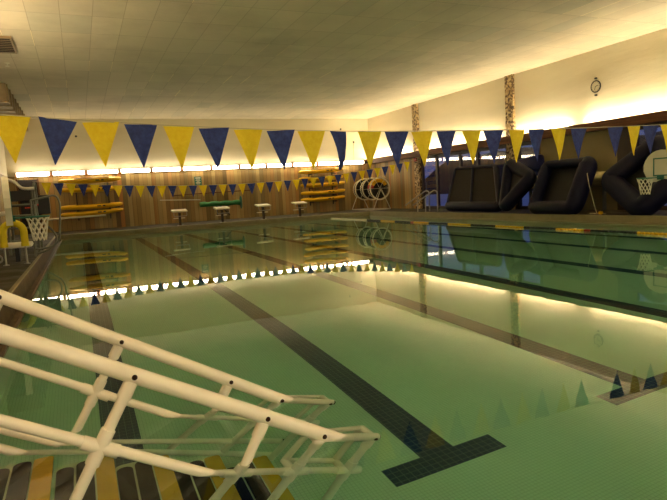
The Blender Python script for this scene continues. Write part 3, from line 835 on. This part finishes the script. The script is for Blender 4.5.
# ------------------------------------------------------------------ narrow deck equipment
t = thing('padded_grab_rail', 'inverted U steel rail wrapped in yellow foam on the narrow deck', 'grab rail', (0,15.9,0))
arch = [(-1.78,0,.70)]+[(-1.55+.23*math.cos(a), 0, 1.06+.23*math.sin(a)) for a in [PI*(1-k/12) for k in range(13)]]+[(-1.32,0,.70)]
link('foam_sleeve', T(arch, .085, 14), M_foam, t, True)
for xx in (-1.78, -1.32):
    link('steel_pipe', T([(xx,0,.72),(xx,0,.27)], .025, 8), M_steel, t, True)
    link('foot_flange', lathe([(0,.25),(.07,.25),(.07,.27),(0,.28)], 12, 'Z', (xx,0,0)), M_steel, t, True)
    link('foam_cuff', T([(xx,0,.70),(xx,0,.78)], .092, 14), M_foam, t, True)
t = thing('bench', 'white round-ended bench behind the yellow foam rail', 'bench', (-1.95, 17.0, ZD))
bm = B(-.85,.72,-.3,.3,.36,.50, bev=.06); link('bench_seat', bm, M_whitep, t, True)
for xx in (-.7,.35):
    link('bench_leg', B(xx-.05,xx+.05,-.22,.22,.0,.37), M_black, t)
t = thing('chrome_hand_loop', 'low chrome loop rail at the edge of the narrow deck', 'grab rail', (-2.05,15.5,ZD))
link('loop', T(round_poly([(-.2,0,0),(-.2,0,.30),(.22,0,.30),(.26,0,.14),(.0,0,.08)], .1, 5, False), .022, 8), M_steel, t, True)
# lifeguard stand
t = thing('lifeguard_stand', 'tall grey metal lifeguard stand with ladder steps on the narrow deck', 'lifeguard stand', (-1.62, 19.9, ZD))
for xx in (-.38, .38):
    for yy in (-.45, .45):
        link('post', T([(xx*1.05, yy*1.25, 0),(xx*.9, yy*.8, 1.95)], .04, 10), M_greyrail, t, True)
for z_ in (.42, .80, 1.18, 1.50): link('step', T([(-.38,-.5+z_*.06,z_),(.38,-.5+z_*.06,z_)], .028, 8), M_greyrail, t, True)
link('bench_seat', B(-.38,.38,-.35,.35,1.45,1.50,bev=.01), M_black, t); link('backrest', B(-.34,.34,.30,.35,1.62,1.95,bev=.01), M_black, t)
for xx in (-.40,.40):
    link('armrest', T(round_poly([(xx,-.42,1.5),(xx,-.48,2.05),(xx,.1,2.2),(xx,.42,1.95),(xx,.4,1.5)], .2, 5, False), .035, 10), M_greyrail, t, True)
bm = bmesh.new(); tube(bm, smooth_path([(-.40,-.48,2.32),(-.1,-.48,2.2),(.1,-.48,2.0),(.42,-.48,1.98)], False, 5), .05, 10); link('padded_bar', bm, M_whitep, t, True)
t = thing('speaker_box', 'black box with a red display hanging in the lifeguard stand', 'box', (-1.36, 20.75, 1.42))
link('box_body', B(-.34,.48,-.12,.22,0,.62,bev=.02), M_black, t)
M_disp = new_mat('red_display', rgb(230,60,30), .5, emit=.25)
bm = bmesh.new()
for k in range(9): box(bm, -.24+.045*k, -.24+.045*k+.03, -.128, -.12, .30, .35)
for k in range(6): box(bm, -.24+.045*k, -.24+.045*k+.03, -.128, -.12, .22, .25)
link('display', bm, M_disp, t)
t = thing('hand_rail', 'grey bent hand rail reaching from the lifeguard stand over the pool edge', 'hand rail')
link('rail', T(round_poly([(-1.30,18.9,1.86),(-.62,18.9,2.0),(-.52,18.9,1.76),(-.64,18.9,.62),(-.98,18.9,.34),(-1.30,18.9,.27)], .16, 5, False), .030, 10), M_greyrail, t, True)
link('post', T([(-1.30,18.9,.25),(-1.30,18.9,1.88)], .03, 10), M_greyrail, t, True)
t = thing('curved_hand_rail', 'low curved tube rail at the pool edge behind the basketball net', 'grab rail', (.03,18.1,0))
link('rail', T(smooth_path([(-1.3,0,1.20),(-1.0,0,1.15),(-.78,0,.92),(-.72,0,.72),(-.82,0,.52),(-1.1,0,.46),(-1.32,0,.46)], False, 6), .03, 10), M_greyrail, t, True)
link('post', T([(-1.3,0,.25),(-1.3,0,1.2)], .03, 10), M_greyrail, t, True)

# ------------------------------------------------------------------ ceiling fittings
t = thing('air_duct', 'boxy ribbed air duct hanging under the ceiling in the far left corner', 'duct', (0,0,0))
link('duct_body', B(XL+.02, -2.15, 25.3, YF-.02, 5.85, ZC-.01), M_duct, t)
for k in range(9): link('rib', B(XL+.02, -2.10, 25.5+k*1.1, 25.6+k*1.1, 5.80, ZC-.01), M_duct, t)
t = thing('ceiling_vent', 'dark square vent in the ceiling near the narrow deck', 'vent', (-1.75, 19.5, ZC))
link('grille', B(-.45,.45,-.9,.9,-.06,-.001), M_duct, t)
bm = bmesh.new()
for k in range(8): box(bm, -.4,.4,-.8+k*.2,-.72+k*.2,-.075,-.06)
link('slat', bm, M_dark, t)
t = thing('sprinkler', 'tiny sprinkler head on the ceiling near the duct', 'sprinkler', (-1.74, 21.96, ZC))
link('sprinkler_head', lathe([(0,-.12),(.07,-.11),(.02,-.08),(.02,-.03),(.09,0)], 12, 'Z'), M_white, t, True)

# ------------------------------------------------------------------ camera, world
f_px, yaw, pitch, roll = 561.08, .4187, -.1038, -.0590
cy, sy, cp, sp = math.cos(yaw), math.sin(yaw), math.cos(pitch), math.sin(pitch)
F = Vector((sy*cp, cy*cp, sp)); R0 = Vector((cy, -sy, 0)); U0 = R0.cross(F)
Rv = math.cos(roll)*R0+math.sin(roll)*U0; Uv = -math.sin(roll)*R0+math.cos(roll)*U0
cam = bpy.data.cameras.new('camera'); co = bpy.data.objects.new('camera', cam); COL.objects.link(co)
m = Matrix((Rv, Uv, -F)).transposed().to_4x4(); m.translation = (0,0,1.6); co.matrix_world = m
cam.sensor_width = 36; cam.sensor_fit = 'HORIZONTAL'; cam.lens = f_px/667*36; cam.clip_end = 300; cam.clip_start = .02
sc.camera = co
w = bpy.data.worlds.new('dusk'); sc.world = w; w.use_nodes = True
bg = w.node_tree.nodes['Background']; bg.inputs[0].default_value = (*lin((.42,.50,.78)), 1); bg.inputs[1].default_value = .17

LAMP = 36.0
b = M_lamp.node_tree.nodes['Principled BSDF']; b.inputs['Emission Strength'].default_value = LAMP
sc.view_settings.view_transform = 'Standard'; sc.view_settings.look = 'None'
sc.view_settings.exposure = .92; sc.view_settings.gamma = 1; sc.view_settings.use_curve_mapping = False
cy_ = sc.cycles
cy_.max_bounces = 14; cy_.diffuse_bounces = 5; cy_.glossy_bounces = 6; cy_.transmission_bounces = 12; cy_.volume_bounces = 0
cy_.sample_clamp_indirect = 9.0; cy_.blur_glossy = .5
cy_.use_denoising = True
